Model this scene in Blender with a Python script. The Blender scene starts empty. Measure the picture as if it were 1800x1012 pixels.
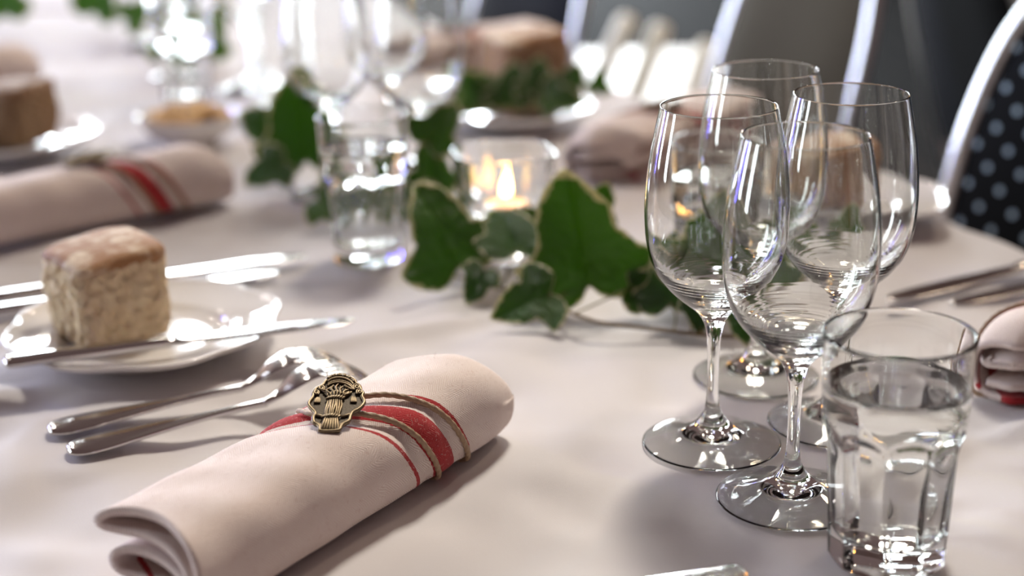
import bpy, bmesh, math, random
from mathutils import Vector, Matrix, Euler
random.seed(7)
sc = bpy.context.scene
COL = sc.collection
R = math.radians

# ------------------------------------------------------------------ camera
F_PX, PITCH, CAM_H, ROLL = 2750.0, R(18.4), 0.38, R(1.2)
cam = bpy.data.cameras.new('camera'); cam_ob = bpy.data.objects.new('camera', cam); COL.objects.link(cam_ob)
cam.sensor_width = 36.0; cam.sensor_fit = 'HORIZONTAL'; cam.lens = 36.0 * F_PX / 1800.0
cam.clip_start = 0.01; cam.clip_end = 60
fw = Vector((0, math.cos(PITCH), -math.sin(PITCH)))
right = Vector((1, 0, 0)); up = right.cross(fw)
right2 = right * math.cos(ROLL) - up * math.sin(ROLL)
up2 = right * math.sin(ROLL) + up * math.cos(ROLL)
m = Matrix.Identity(4)
for i in range(3):
    m[i][0], m[i][1], m[i][2] = right2[i], up2[i], -fw[i]
m[0][3], m[1][3], m[2][3] = 0, 0, CAM_H
cam_ob.matrix_world = m
cam.dof.use_dof = True; cam.dof.focus_distance = 0.855; cam.dof.aperture_fstop = 3.3
sc.camera = cam_ob

# ------------------------------------------------------------------ world, lights, exposure
w = bpy.data.worlds.new('world'); sc.world = w; w.use_nodes = True
w.node_tree.nodes['Background'].inputs[0].default_value = (1.0, 0.66, 0.63, 1)
w.node_tree.nodes['Background'].inputs[1].default_value = 0.115
def area(name, loc, target, sx, sy, power, col):
    l = bpy.data.lights.new(name, 'AREA'); l.shape = 'RECTANGLE'; l.size = sx; l.size_y = sy; l.energy = power; l.color = col
    o = bpy.data.objects.new(name, l); COL.objects.link(o); o.location = loc
    o.rotation_euler = (Vector(target) - Vector(loc)).to_track_quat('-Z', 'Y').to_euler(); return o
def lamp(name, loc, power, col, radius):
    l = bpy.data.lights.new(name, 'POINT'); l.energy = power; l.color = col; l.shadow_soft_size = radius
    o = bpy.data.objects.new(name, l); COL.objects.link(o); o.location = loc; return o
def spot(name, loc, target, power, col, radius, deg, blend):
    l = bpy.data.lights.new(name, 'SPOT'); l.energy = power; l.color = col; l.shadow_soft_size = radius; l.spot_size = R(deg); l.spot_blend = blend
    o = bpy.data.objects.new(name, l); COL.objects.link(o); o.location = loc
    o.rotation_euler = (Vector(target) - Vector(loc)).to_track_quat('-Z', 'Y').to_euler(); return o
DAY = (0.86, 0.94, 1.0)
BACK_Y, LEFT_X, FLOOR_Z = 10.5, -5.6, -0.745
BACK_WINDOWS = [(-4.9, 0.6), (-3.5, 0.6), (-2.05, 0.6), (-0.35, 0.5), (0.70, 0.5)]        # centre x, width
LEFT_WINDOWS = [(2.0, 0.6), (4.4, 0.6), (6.8, 0.6)]          # centre y, width
WZ0, WZ1 = -0.5, 3.6
for cx, ww in BACK_WINDOWS:
    area('window_daylight', (cx, BACK_Y + 0.10, (WZ0 + WZ1) / 2), (cx, 0, (WZ0 + WZ1) / 2), ww, WZ1 - WZ0, 290, DAY)
for cy, ww in LEFT_WINDOWS:
    area('window_daylight', (LEFT_X - 0.10, cy, (WZ0 + WZ1) / 2), (0, cy, (WZ0 + WZ1) / 2), ww, WZ1 - WZ0, 180, DAY)
# key and warm side lamp, then small unseen lamps added for sparkle
for loc, pw, col, rad in [((0.30, 2.25, 2.45), 108, (1.0, 0.94, 0.83), 0.24), ((1.35, 2.3, 1.7), 30, (1.0, 0.80, 0.58), 0.12),
                          ((-0.1, 3.6, 1.8), 7, (1.0, 0.86, 0.68), 0.03), ((-1.9, 4.4, 1.8), 10, (1.0, 0.9, 0.78), 0.03), ((0.75, 2.75, 1.6), 12, (1.0, 0.84, 0.66), 0.03),  # last one here added to light the pale slats from the front
                          ((-1.0, 4.9, 1.5), 9, (1.0, 0.92, 0.80), 0.03), ((-0.6, 3.1, 1.9), 5, (1.0, 0.92, 0.80), 0.03), ((-1.5, 3.0, 1.6), 7, (1.0, 0.94, 0.86), 0.03)]:
    lamp('unseen_lamp', loc, pw, col, rad)
area('blue_light_tube', (-2.7, 3.3, 0.6), (0.1, 0.9, 0.3), 0.035, 1.9, 28, (0.10, 0.09, 1.0))
area('amber_light_tube', (2.5, 4.6, 0.6), (0.1, 0.9, 0.3), 0.05, 1.9, 22, (1.0, 0.42, 0.08))
spot('added_table_spot', (0.42, 2.35, 2.55), (0.0, 0.84, 0.0), 185, (1.0, 0.94, 0.82), 0.20, 17, 1.0)  # added unseen spot: puts a pool of light on the near setting
vs = sc.view_settings
vs.view_transform = 'Standard'; vs.look = 'None'; vs.exposure = 0.12; vs.gamma = 1.0; vs.use_curve_mapping = False
sc.cycles.use_denoising = True
sc.cycles.sample_clamp_indirect = 120.0
sc.cycles.max_bounces = 16; sc.cycles.transmission_bounces = 16; sc.cycles.transparent_max_bounces = 16

# ------------------------------------------------------------------ pixel of the photograph -> point of the place
def ray(x, y):
    u, v = x - 900.0, 506.0 - y
    c, s = math.cos(ROLL), math.sin(ROLL)
    a, b = (u * c + v * s) / F_PX, (-u * s + v * c) / F_PX
    return Vector((a, math.cos(PITCH) + b * math.sin(PITCH), -math.sin(PITCH) + b * math.cos(PITCH)))
def at_z(x, y, z=0.0):
    d = ray(x, y); return Vector((0, 0, CAM_H)) + d * ((z - CAM_H) / d.z)
def at_y(x, y, Y):
    d = ray(x, y); return Vector((0, 0, CAM_H)) + d * (Y / d.y)

# ------------------------------------------------------------------ object helpers
def link(o, parent=None):
    COL.objects.link(o)
    if parent is not None: o.parent = parent
    return o
def mesh_obj(name, V, Fc, mat, parent=None, smooth=True, uv=None, attr=None):
    me = bpy.data.meshes.new(name); me.from_pydata([tuple(v) for v in V], [], Fc); me.update()
    if smooth:
        me.polygons.foreach_set('use_smooth', [True] * len(me.polygons))
    if uv is not None:
        l = me.uv_layers.new(name='UVMap')
        idx = [0] * len(me.loops); me.loops.foreach_get('vertex_index', idx)
        flat = []
        for i in idx: flat += [uv[i][0], uv[i][1]]
        l.data.foreach_set('uv', flat)
    if attr is not None:
        for an, vals in attr.items():
            a = me.attributes.new(an, 'FLOAT', 'POINT'); a.data.foreach_set('value', vals)
    if mat is not None: me.materials.append(mat)
    return link(bpy.data.objects.new(name, me), parent)
def tag(o, label, cat, group=None, kind=None):
    o['label'] = label; o['category'] = cat
    if group: o['group'] = group
    if kind: o['kind'] = kind
    return o
def thing(name, label, cat, loc=(0, 0, 0), rz=0.0, group=None):
    o = bpy.data.objects.new(name, None); COL.objects.link(o); o.empty_display_size = 0.02
    o.location = loc; o.rotation_euler = (0, 0, rz)
    return tag(o, label, cat, group)
def dup(root, label, loc=None, rz=None, group=None, parent=None, scale=None):
    r = root.copy(); COL.objects.link(r); r.parent = parent
    if label: r['label'] = label
    if group: r['group'] = group
    if loc is not None: r.location = loc
    if rz is not None: r.rotation_euler = (0, 0, rz)
    if scale is not None: r.scale = (scale,) * 3
    for ch in list(root.children):
        dup(ch, None, parent=r)
    return r
def catmull(P, n, closed=False):
    P = [Vector(p) for p in P]; N = len(P); out = []
    segs = N if closed else N - 1
    for k in range(n if closed else n + 1):
        t = k / n * segs; i = min(int(t), segs - 1); f = t - i
        if closed: p0, p1, p2, p3 = P[(i - 1) % N], P[i % N], P[(i + 1) % N], P[(i + 2) % N]
        else: p0, p1, p2, p3 = P[max(i - 1, 0)], P[i], P[i + 1], P[min(i + 2, N - 1)]
        out.append(0.5 * ((2 * p1) + (p2 - p0) * f + (2 * p0 - 5 * p1 + 4 * p2 - p3) * f * f + (3 * p1 - p0 - 3 * p2 + p3) * f ** 3))
    return out
def tube(P, rad, n=10, closed=False, lobes=0, twist=0.0, lobe_amp=0.14, caps=True):
    """a sweep along points; rad is a number or a list; lobes give a twisted cord"""
    P = [Vector(p) for p in P]; N = len(P); V = []; Fc = []
    T = []
    for i in range(N):
        a = P[(i - 1) % N] if closed else P[max(i - 1, 0)]; b = P[(i + 1) % N] if closed else P[min(i + 1, N - 1)]
        T.append((b - a).normalized() if (b - a).length > 1e-9 else Vector((0, 0, 1)))
    ref = Vector((0, 0, 1)) if abs(T[0].z) < 0.9 else Vector((1, 0, 0))
    nrm = (ref - T[0] * ref.dot(T[0])).normalized(); s = 0.0
    for i in range(N):
        if i: s += (P[i] - P[i - 1]).length
        nrm = (nrm - T[i] * nrm.dot(T[i])).normalized(); bn = T[i].cross(nrm)
        r = rad[i] if isinstance(rad, (list, tuple)) else rad
        for k in range(n):
            a = 2 * math.pi * k / n
            rr = r * (1 + lobe_amp * math.cos(lobes * (a) - twist * s)) if lobes else r
            V.append(P[i] + nrm * (math.cos(a) * rr) + bn * (math.sin(a) * rr))
    for i in range(N if closed else N - 1):
        j = (i + 1) % N
        for k in range(n):
            l = (k + 1) % n
            Fc.append((i * n + k, i * n + l, j * n + l, j * n + k))
    if caps and not closed:
        Fc.append(tuple(reversed(range(n)))); Fc.append(tuple(range((N - 1) * n, N * n)))
    return V, Fc
def lathe(prof, n=64, fn=None):
    """open surface of revolution; profile (r, z) runs so that the outside is to its right hand when z falls"""
    V = []; Fc = []; rings = []
    for (r, z) in prof:
        if r < 1e-6:
            V.append(Vector((0, 0, z))); rings.append([len(V) - 1] * n)
        else:
            ring = []
            for k in range(n):
                a = 2 * math.pi * k / n; rr = fn(a, r, z) if fn else r
                V.append(Vector((math.cos(a) * rr, math.sin(a) * rr, z))); ring.append(len(V) - 1)
            rings.append(ring)
    for i in range(len(rings) - 1):
        A, B = rings[i], rings[i + 1]
        for k in range(n):
            l = (k + 1) % n
            q = [A[k], A[l], B[l], B[k]]
            q2 = []
            for v in q:
                if v not in q2: q2.append(v)
            if len(q2) > 2: Fc.append(tuple(q2))
    return V, Fc
def join(parts):
    V = []; Fc = []
    for v, f in parts:
        o = len(V); V += list(v); Fc += [tuple(i + o for i in q) for q in f]
    return V, Fc
def sphere(c, r, n=8, k=6, sz=1.0):
    prof = [(max(0.0, r * math.sin(math.pi * i / k)), r * sz * math.cos(math.pi * i / k)) for i in range(k + 1)]
    prof[0] = (0, r * sz); prof[-1] = (0, -r * sz)
    v, f = lathe(list(reversed(prof)), n)
    return [p + Vector(c) for p in v], f
def box(c, s):
    x, y, z = c; a, b, d = s[0] / 2, s[1] / 2, s[2] / 2
    V = [Vector((x + i * a, y + j * b, z + k * d)) for i in (-1, 1) for j in (-1, 1) for k in (-1, 1)]
    return V, [(0, 1, 3, 2), (4, 6, 7, 5), (0, 4, 5, 1), (2, 3, 7, 6), (0, 2, 6, 4), (1, 5, 7, 3)]
def bevel(o, wd, seg=2):
    md = o.modifiers.new('bevel', 'BEVEL'); md.width = wd; md.segments = seg; md.limit_method = 'ANGLE'; return o

# ------------------------------------------------------------------ materials
class NT:
    def __init__(s, name):
        s.m = bpy.data.materials.new(name); s.m.use_nodes = True; s.t = s.m.node_tree; s.t.nodes.clear()
        s.out = s.n('ShaderNodeOutputMaterial')
    def n(s, typ, **kw):
        x = s.t.nodes.new(typ)
        for k, v in kw.items(): setattr(x, k, v)
        return x
    def put(s, node, key, val):
        i = node.inputs[key]
        if isinstance(val, bpy.types.NodeSocket): s.t.links.new(val, i)
        else: i.default_value = val
    def math(s, op, a, b=0.0, c=0.0):
        x = s.n('ShaderNodeMath', operation=op); s.put(x, 0, a); s.put(x, 1, b)
        if op in ('PINGPONG', 'SMOOTH_MIN', 'COMPARE', 'MULTIPLY_ADD'):
            if len(x.inputs) > 2: s.put(x, 2, c)
        return x.outputs[0]
    def mix(s, f, a, b):
        x = s.n('ShaderNodeMix', data_type='RGBA'); s.put(x, 0, f); s.put(x, 6, a); s.put(x, 7, b); return x.outputs[2]
    def noise(s, scale, detail=3.0, vec=None, rough=0.55):
        x = s.n('ShaderNodeTexNoise'); s.put(x, 'Scale', scale); s.put(x, 'Detail', detail); s.put(x, 'Roughness', rough)
        if vec is not None: s.put(x, 'Vector', vec)
        return x.outputs['Fac']
    def ramp(s, f, stops):
        x = s.n('ShaderNodeValToRGB'); s.put(x, 0, f); e = x.color_ramp.elements
        while len(e) < len(stops): e.new(0.5)
        for q, (p, c) in zip(e, stops): q.position = p; q.color = c if len(c) == 4 else (*c, 1)
        return x.outputs[0]
    def coord(s, kind='Object'):
        return s.n('ShaderNodeTexCoord').outputs[kind]
    def bump(s, h, strength, dist):
        x = s.n('ShaderNodeBump'); s.put(x, 'Strength', strength); s.put(x, 'Distance', dist); s.put(x, 'Height', h); return x.outputs[0]
    def principled(s, col, rough=0.5, metal=0.0, normal=None, **kw):
        p = s.n('ShaderNodeBsdfPrincipled')
        s.put(p, 'Base Color', col if isinstance(col, bpy.types.NodeSocket) else (*col, 1)); s.put(p, 'Roughness', rough); s.put(p, 'Metallic', metal)
        if normal is not None: s.put(p, 'Normal', normal)
        for k, v in kw.items(): s.put(p, k.replace('_', ' '), v)
        return p
    def done(s, shader):
        s.t.links.new(shader.outputs[0], s.out.inputs[0]); return s.m

def mat_simple(name, col, rough=0.5, metal=0.0, var=0.0, scale=40, bump=0.0, **kw):
    t = NT(name); co = t.coord()
    nz = t.noise(scale, 4, co)
    c = (*col, 1)
    if var:
        c = t.mix(nz, tuple(x * (1 - var) for x in col) + (1,), tuple(min(1, x * (1 + var)) for x in col) + (1,))
    nm = t.bump(nz, 1.0, bump) if bump else None
    return t.done(t.principled(c if var else col, rough, metal, nm, **kw))
def mat_glass(name, ior=1.5, col=(1, 1, 1)):
    t = NT(name); g = t.n('ShaderNodeBsdfGlass'); t.put(g, 'Color', (*col, 1)); t.put(g, 'Roughness', 0.0); t.put(g, 'IOR', ior)
    return t.done(g)
M_GLASS = mat_glass('clear_glass', 1.5, (0.985, 0.99, 0.985))
M_WATER = mat_glass('water', 1.333, (0.995, 1.0, 1.0))
M_STEEL = mat_simple('polished_steel', (0.62, 0.60, 0.58), 0.13, 1.0, 0.06, 25)
M_PORC = mat_simple('white_porcelain', (0.80, 0.77, 0.75), 0.08, 0.0, 0.02, 20, Coat_Weight=0.6, Coat_Roughness=0.03)
M_CHROME = mat_simple('satin_chrome_tube', (0.78, 0.80, 0.82), 0.28, 1.0, 0.05, 12)
M_BRONZE = mat_simple('antique_bronze_relief', (0.215, 0.165, 0.105), 0.40, 1.0, 0.25, 700)
M_BRONZE_D = mat_simple('dark_bronze_ground', (0.075, 0.06, 0.045), 0.55, 0.8, 0.3, 900, 0.0002)
M_WAX = mat_simple('candle_wax', (0.95, 0.80, 0.55), 0.4, 0, 0.05, 30, Subsurface_Weight=0.6, Subsurface_Radius=(0.01, 0.006, 0.003))
M_ALU = mat_simple('tealight_aluminium', (0.8, 0.8, 0.8), 0.3, 1.0, 0.03, 30)
M_WICK = mat_simple('burnt_wick', (0.03, 0.02, 0.02), 0.9, 0, 0.1, 300)
M_TWIG = mat_simple('ivy_stem', (0.16, 0.10, 0.045), 0.6, 0, 0.35, 160, 0.0004)
M_PETIOLE = mat_simple('ivy_petiole', (0.20, 0.17, 0.06), 0.55, 0, 0.3, 160)
M_PALE = mat_simple('pale_cream_standin', (0.85, 0.83, 0.74), 0.45, 0, 0.03, 10)  # cream stands in for light on blurred bars of unknown make
M_SEAT = mat_simple('charcoal_vinyl', (0.03, 0.033, 0.04), 0.5, 0, 0.2, 60, 0.0004)
M_LIT_BLACK = mat_simple('sunlit_black_upholstery', (0.070, 0.061, 0.042), 0.85, 0, 0.2, 90, 0.0006, Specular_IOR_Level=0.15)  # black chair fabric with sunlight put into its olive base colour
M_WALL = mat_simple('rose_plaster', (0.20, 0.12, 0.10), 0.9, 0, 0.08, 3, 0.001)
M_FRAME = mat_simple('window_frame_paint', (0.55, 0.5, 0.45), 0.5, 0, 0.05, 8)
M_NUT = mat_simple('toasted_snack', (0.72, 0.47, 0.22), 0.6, 0, 0.35, 60, 0.001)
M_LINT = mat_simple('loose_linen_fibre', (0.85, 0.76, 0.70), 0.8, 0, 0.05, 50)
M_CORD = mat_simple('waxed_brown_cord', (0.36, 0.245, 0.155), 0.6, 0, 0.3, 900, 0.0003)

def mat_floor():
    t = NT('dark_wood_floor'); co = t.coord()
    wv = t.n('ShaderNodeTexWave'); t.put(wv, 'Scale', 2.5); t.put(wv, 'Distortion', 3.0); t.put(wv, 'Detail', 3.0); t.put(wv, 'Vector', co)
    c = t.ramp(wv.outputs['Fac'], [(0.2, (0.006, 0.006, 0.006)), (0.9, (0.016, 0.014, 0.013))])
    return t.done(t.principled(c, 0.9, Specular_IOR_Level=0.06))
def mat_tablecloth():
    t = NT('white_linen_tablecloth'); co = t.coord()
    sp = t.n('ShaderNodeSeparateXYZ'); t.put(sp, 0, co)
    a = t.math('SINE', t.math('MULTIPLY', sp.outputs[0], 2 * math.pi / 0.0011)); b = t.math('SINE', t.math('MULTIPLY', sp.outputs[1], 2 * math.pi / 0.0011))
    weave = t.math('MULTIPLY', a, b)
    h = t.math('ADD', t.math('MULTIPLY', weave, 0.5), t.math('MULTIPLY', t.noise(900, 2, co), 0.8))
    c = t.mix(t.noise(9, 4, co), (0.60, 0.555, 0.555, 1), (0.68, 0.645, 0.645, 1))
    return t.done(t.principled(c, 0.72, 0, t.bump(h, 0.5, 0.00022), Sheen_Weight=0.08, Sheen_Roughness=0.4, Specular_IOR_Level=0.25))
def mat_napkin():
    t = NT('herringbone_linen_with_red_stripes')
    uv = t.coord('UV'); sp = t.n('ShaderNodeSeparateXYZ'); t.put(sp, 0, uv); U, V = sp.outputs[0], sp.outputs[1]
    co = t.coord()
    # herringbone: zigzag ribs, columns 7 mm wide
    zig = t.math('PINGPONG', U, 0.0068)
    ph = t.math('ADD', V, t.math('MULTIPLY', zig, 1.15))
    wob = t.math('MULTIPLY', t.noise(260, 2, co), 0.0012)
    rib = t.math('SINE', t.math('MULTIPLY', t.math('ADD', ph, wob), 2 * math.pi / 0.00165))
    fib = t.noise(1500, 3, co)
    thr = t.math('SINE', t.math('MULTIPLY', U, 2 * math.pi / 0.0009))
    # stripes follow s = V - 0.65 U
    s = t.math('ADD', t.math('SUBTRACT', V, t.math('MULTIPLY', U, 0.65)), t.math('MULTIPLY', t.math('SUBTRACT', t.noise(500, 2, co), 0.5), 0.0012))
    def band(lo, hi):
        return t.math('MULTIPLY', t.math('GREATER_THAN', s, lo), t.math('LESS_THAN', s, hi))
    stripe = t.math('ADD', band(0.1105, 0.1300), t.math('ADD', band(0.0945, 0.0978), band(0.1420, 0.1450)))
    patch = t.noise(70, 4, co)
    lin = t.mix(patch, (0.80, 0.69, 0.65, 1), (0.90, 0.83, 0.79, 1))
    lin = t.mix(t.math('MULTIPLY', t.math('ADD', t.math('MULTIPLY', rib, -0.5), 0.5), 0.60), lin, (0.58, 0.41, 0.36, 1))
    slub = t.math('GREATER_THAN', t.noise(420, 2, co, 0.3), 0.69)
    lin = t.mix(t.math('MULTIPLY', slub, 0.22), lin, (0.46, 0.24, 0.18, 1))
    red = t.mix(fib, (0.30, 0.010, 0.018, 1), (0.52, 0.04, 0.045, 1))
    red = t.mix(t.math('MULTIPLY', t.math('GREATER_THAN', t.noise(620, 3, co), 0.63), 0.35), red, (0.8, 0.45, 0.4, 1))
    c = t.mix(t.math('MINIMUM', stripe, 1.0), lin, red)
    h = t.math('ADD', t.math('ADD', t.math('MULTIPLY', rib, 0.55), t.math('MULTIPLY', thr, 0.15)), t.math('MULTIPLY', fib, 1.3))
    return t.done(t.principled(c, 0.85, 0, t.bump(h, 0.45, 0.00045), Sheen_Weight=0.18, Sheen_Roughness=0.5, Sheen_Tint=(1, 0.9, 0.85, 1), Specular_IOR_Level=0.2))
def mat_leaf():
    t = NT('variegated_ivy_leaf'); co = t.coord()
    at = t.n('ShaderNodeAttribute', attribute_name='margin').outputs['Fac']; ve = t.n('ShaderNodeAttribute', attribute_name='vein').outputs['Fac']
    nz = t.noise(7, 4, co); rnd = t.n('ShaderNodeObjectInfo').outputs['Random']
    g = t.mix(rnd, (0.016, 0.062, 0.010, 1), (0.055, 0.14, 0.013, 1))
    g = t.mix(t.math('MULTIPLY', nz, 0.6), g, (0.012, 0.05, 0.022, 1))
    g = t.mix(t.math('MULTIPLY', ve, 0.30), g, (0.16, 0.24, 0.09, 1))
    mm = t.math('GREATER_THAN', t.math('ADD', at, t.math('MULTIPLY', t.math('SUBTRACT', nz, 0.5), 0.42)), 0.925)
    c = t.mix(mm, g, (0.62, 0.60, 0.36, 1))
    p = t.principled(c, 0.33, 0, t.bump(t.math('ADD', t.math('MULTIPLY', ve, -1.0), t.math('MULTIPLY', nz, 0.6)), 0.5, 0.03))
    tr = t.n('ShaderNodeBsdfTranslucent'); t.put(tr, 'Color', t.mix(mm, (0.26, 0.50, 0.02, 1), (0.8, 0.75, 0.4, 1)))
    x = t.n('ShaderNodeMixShader'); t.put(x, 0, 0.34); t.t.links.new(p.outputs[0], x.inputs[1]); t.t.links.new(tr.outputs[0], x.inputs[2])
    return t.done(x)
def mat_crumb(name, a, b):
    t = NT(name); co = t.coord()
    vo = t.n('ShaderNodeTexVoronoi'); t.put(vo, 'Scale', 130.0); t.put(vo, 'Vector', co)
    nz = t.noise(90, 5, co); c = t.mix(nz, (*a, 1), (*b, 1))
    h = t.math('ADD', vo.outputs['Distance'], t.math('MULTIPLY', nz, 1.5))
    return t.done(t.principled(c, 0.8, 0, t.bump(h, 1.0, 0.0042), Subsurface_Weight=0.25, Subsurface_Radius=(0.006, 0.004, 0.002)))
def mat_crust(name, brown, flour):
    t = NT(name); co = t.coord(); nz = t.noise(45, 5, co, 0.65)
    c = t.ramp(nz, [(0.46, brown), (0.62, flour)])
    return t.done(t.principled(c, 0.7, 0, t.bump(t.noise(180, 4, co), 0.8, 0.0015)))
def mat_dots():
    t = NT('black_fabric_with_pale_dots'); uv = t.coord('UV'); sp = t.n('ShaderNodeSeparateXYZ'); t.put(sp, 0, uv)
    # dots on a diagonal lattice, 26 mm apart
    u = t.math('MULTIPLY', t.math('ADD', sp.outputs[0], sp.outputs[1]), 1 / 0.040); v = t.math('MULTIPLY', t.math('SUBTRACT', sp.outputs[0], sp.outputs[1]), 1 / 0.040)
    du = t.math('SUBTRACT', t.math('FRACT', u), 0.5); dv = t.math('SUBTRACT', t.math('FRACT', v), 0.5)
    d = t.math('ADD', t.math('MULTIPLY', du, du), t.math('MULTIPLY', dv, dv))
    dot = t.math('LESS_THAN', d, 0.0185)
    nz = t.noise(700, 2, t.coord())
    base = t.mix(nz, (0.003, 0.0036, 0.0045, 1), (0.008, 0.0095, 0.0115, 1))
    c = t.mix(dot, base, (0.42, 0.55, 0.66, 1))
    return t.done(t.principled(c, 0.8, 0, t.bump(nz, 0.5, 0.0006), Specular_IOR_Level=0.12))
def mat_flame():
    t = NT('candle_flame'); co = t.coord('Generated'); sp = t.n('ShaderNodeSeparateXYZ'); t.put(sp, 0, co)
    c = t.ramp(sp.outputs[2], [(0.0, (1.0, 0.25, 0.03)), (0.35, (1.0, 0.62, 0.20)), (1.0, (1.0, 0.42, 0.07))])
    e = t.n('ShaderNodeEmission'); t.put(e, 'Color', c); t.put(e, 'Strength', 22.0); return t.done(e)
M_FLOOR, M_CLOTH, M_NAPKIN, M_LEAF, M_DOTS, M_FLAME = mat_floor(), mat_tablecloth(), mat_napkin(), mat_leaf(), mat_dots(), mat_flame()
M_CRUMB = mat_crumb('bread_crumb', (0.66, 0.47, 0.26), (0.88, 0.74, 0.52)); M_CRUMB_D = mat_crumb('brown_bread_crumb', (0.20, 0.12, 0.06), (0.32, 0.2, 0.11))
M_CRUST = mat_crust('floured_crust', (0.34, 0.16, 0.06, 1), (0.74, 0.60, 0.44, 1)); M_CRUST_D = mat_crust('dark_crust', (0.20, 0.10, 0.045, 1), (0.42, 0.30, 0.2, 1))

# ------------------------------------------------------------------ the room
def struct(o):
    o['kind'] = 'structure'; return o
def strut_box(name, c, s, mat, parent=None):
    v, f = box(c, s); o = mesh_obj(name, v, f, mat, parent, smooth=False)
    if parent is None: struct(o)
    return o
strut_box('floor', (0.5, 4.3, FLOOR_Z - 0.05), (13, 13.4, 0.1), M_FLOOR)
ZT = 4.2
def wall_with_windows(name, horizontal, fixed, lo, hi, wins):
    parts = []
    def piece(a, b, z0, z1):
        if horizontal: parts.append(box(((a + b) / 2, fixed + 0.12, (z0 + z1) / 2), (b - a, 0.24, z1 - z0)))
        else: parts.append(box((fixed - 0.12, (a + b) / 2, (z0 + z1) / 2), (0.24, b - a, z1 - z0)))
    piece(lo, hi, FLOOR_Z, WZ0); piece(lo, hi, WZ1, ZT)
    x = lo
    for c, ww in sorted(wins):
        piece(x, c - ww / 2, WZ0, WZ1); x = c + ww / 2
    piece(x, hi, WZ0, WZ1)
    v, f = join(parts); return struct(mesh_obj(name, v, f, M_WALL, smooth=False))
wall_with_windows('wall_back', True, BACK_Y, LEFT_X - 0.24, 5.8, BACK_WINDOWS)
wall_with_windows('wall_left', False, LEFT_X, -2.4, BACK_Y, LEFT_WINDOWS)
wn = 0
for horizontal, wins in ((True, BACK_WINDOWS), (False, LEFT_WINDOWS)):
    for c, ww in wins:
        wn += 1
        v, f = [], []
        bars = []
        def bar(a0, a1, z0, z1):
            if horizontal: bars.append(box(((a0 + a1) / 2, BACK_Y + 0.04, (z0 + z1) / 2), (a1 - a0, 0.06, z1 - z0)))
            else: bars.append(box((LEFT_X - 0.04, (a0 + a1) / 2, (z0 + z1) / 2), (0.06, a1 - a0, z1 - z0)))
        bar(c - ww / 2, c - ww / 2 + 0.03, WZ0, WZ1); bar(c + ww / 2 - 0.03, c + ww / 2, WZ0, WZ1); bar(c - 0.012, c + 0.012, WZ0, WZ1)
        bar(c - ww / 2, c + ww / 2, WZ0, WZ0 + 0.06); bar(c - ww / 2, c + ww / 2, WZ1 - 0.06, WZ1); bar(c - ww / 2, c + ww / 2, 1.2, 1.24)
        v, f = join(bars); struct(mesh_obj('window_%d' % wn, v, f, M_FRAME, smooth=False))

# ------------------------------------------------------------------ table and tablecloth (long axis 15 degrees left of the view)
TA = R(22.5); AX = Vector((-math.sin(TA), math.cos(TA), 0)); AC = Vector((math.cos(TA), math.sin(TA), 0))
EDGE0 = Vector((0.425, 1.215, 0)); T_LEN0, T_LEN1, T_WID = -1.6, 2.9, 1.0
table = thing('banquet_table', 'long wooden banquet table under the white tablecloth', 'table', EDGE0 - AC * T_WID / 2 + Vector((0, 0, FLOOR_Z)), TA)
Lc = (T_LEN0 + T_LEN1) / 2
v, f = box((0, Lc, -FLOOR_Z - 0.024), (T_WID - 0.03, T_LEN1 - T_LEN0 - 0.03, 0.026)); M_WOOD = mat_simple('table_wood', (0.2, 0.11, 0.06), 0.5, 0, 0.3, 20)
bevel(mesh_obj('tabletop', v, f, M_WOOD, table, False), 0.004)
for sx in (-1, 1):
    for yy in (T_LEN0 + 0.25, T_LEN1 - 0.25):
        v, f = tube([(sx * (T_WID / 2 - 0.12), yy, 0.001), (sx * (T_WID / 2 - 0.12), yy, -FLOOR_Z - 0.04)], 0.025, 12); mesh_obj('leg', v, f, M_WOOD, table)
CREASES = [  # (pixel a, pixel b, height, half width m)
    ((-80, 705), (880, 548), 0.0045, 0.011), ((1600, 775), (1880, 735), 0.0045, 0.010), ((880, 640), (1120, 760), 0.0022, 0.028), ((1000, 930), (1240, 860), 0.0028, 0.022),
    ((880, 548), (1560, 470), 0.003, 0.014), ((230, 360), (560, 330), 0.002, 0.02), ((1650, 870), (1850, 960), 0.003, 0.02), ((30, 800), (60, 1010), 0.002, 0.02)]
CR = [(at_z(*a), at_z(*b), h, s) for a, b, h, s in CREASES]
RESTS = [(-0.256, 1.027, 0.062), (0.150, 1.112, 0.036), (0.1825, 0.7035, 0.036), (0.288, 1.325, 0.06), (0.1155, 0.844, 0.043), (0.149, 0.769, 0.043), (0.1575, 0.948, 0.043), (0.1935, 0.870, 0.043),
         (-0.1165, 1.2254, 0.036), (-0.0045, 1.225, 0.04), (-0.165, 0.69, 0.045), (-0.12, 0.745, 0.045), (-0.075, 0.81, 0.045), (-0.035, 0.86, 0.045), (-0.275, 0.88, 0.02), (-0.255, 0.85, 0.02), (-0.10, 0.94, 0.02), (0.33, 0.95, 0.05)]
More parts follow.
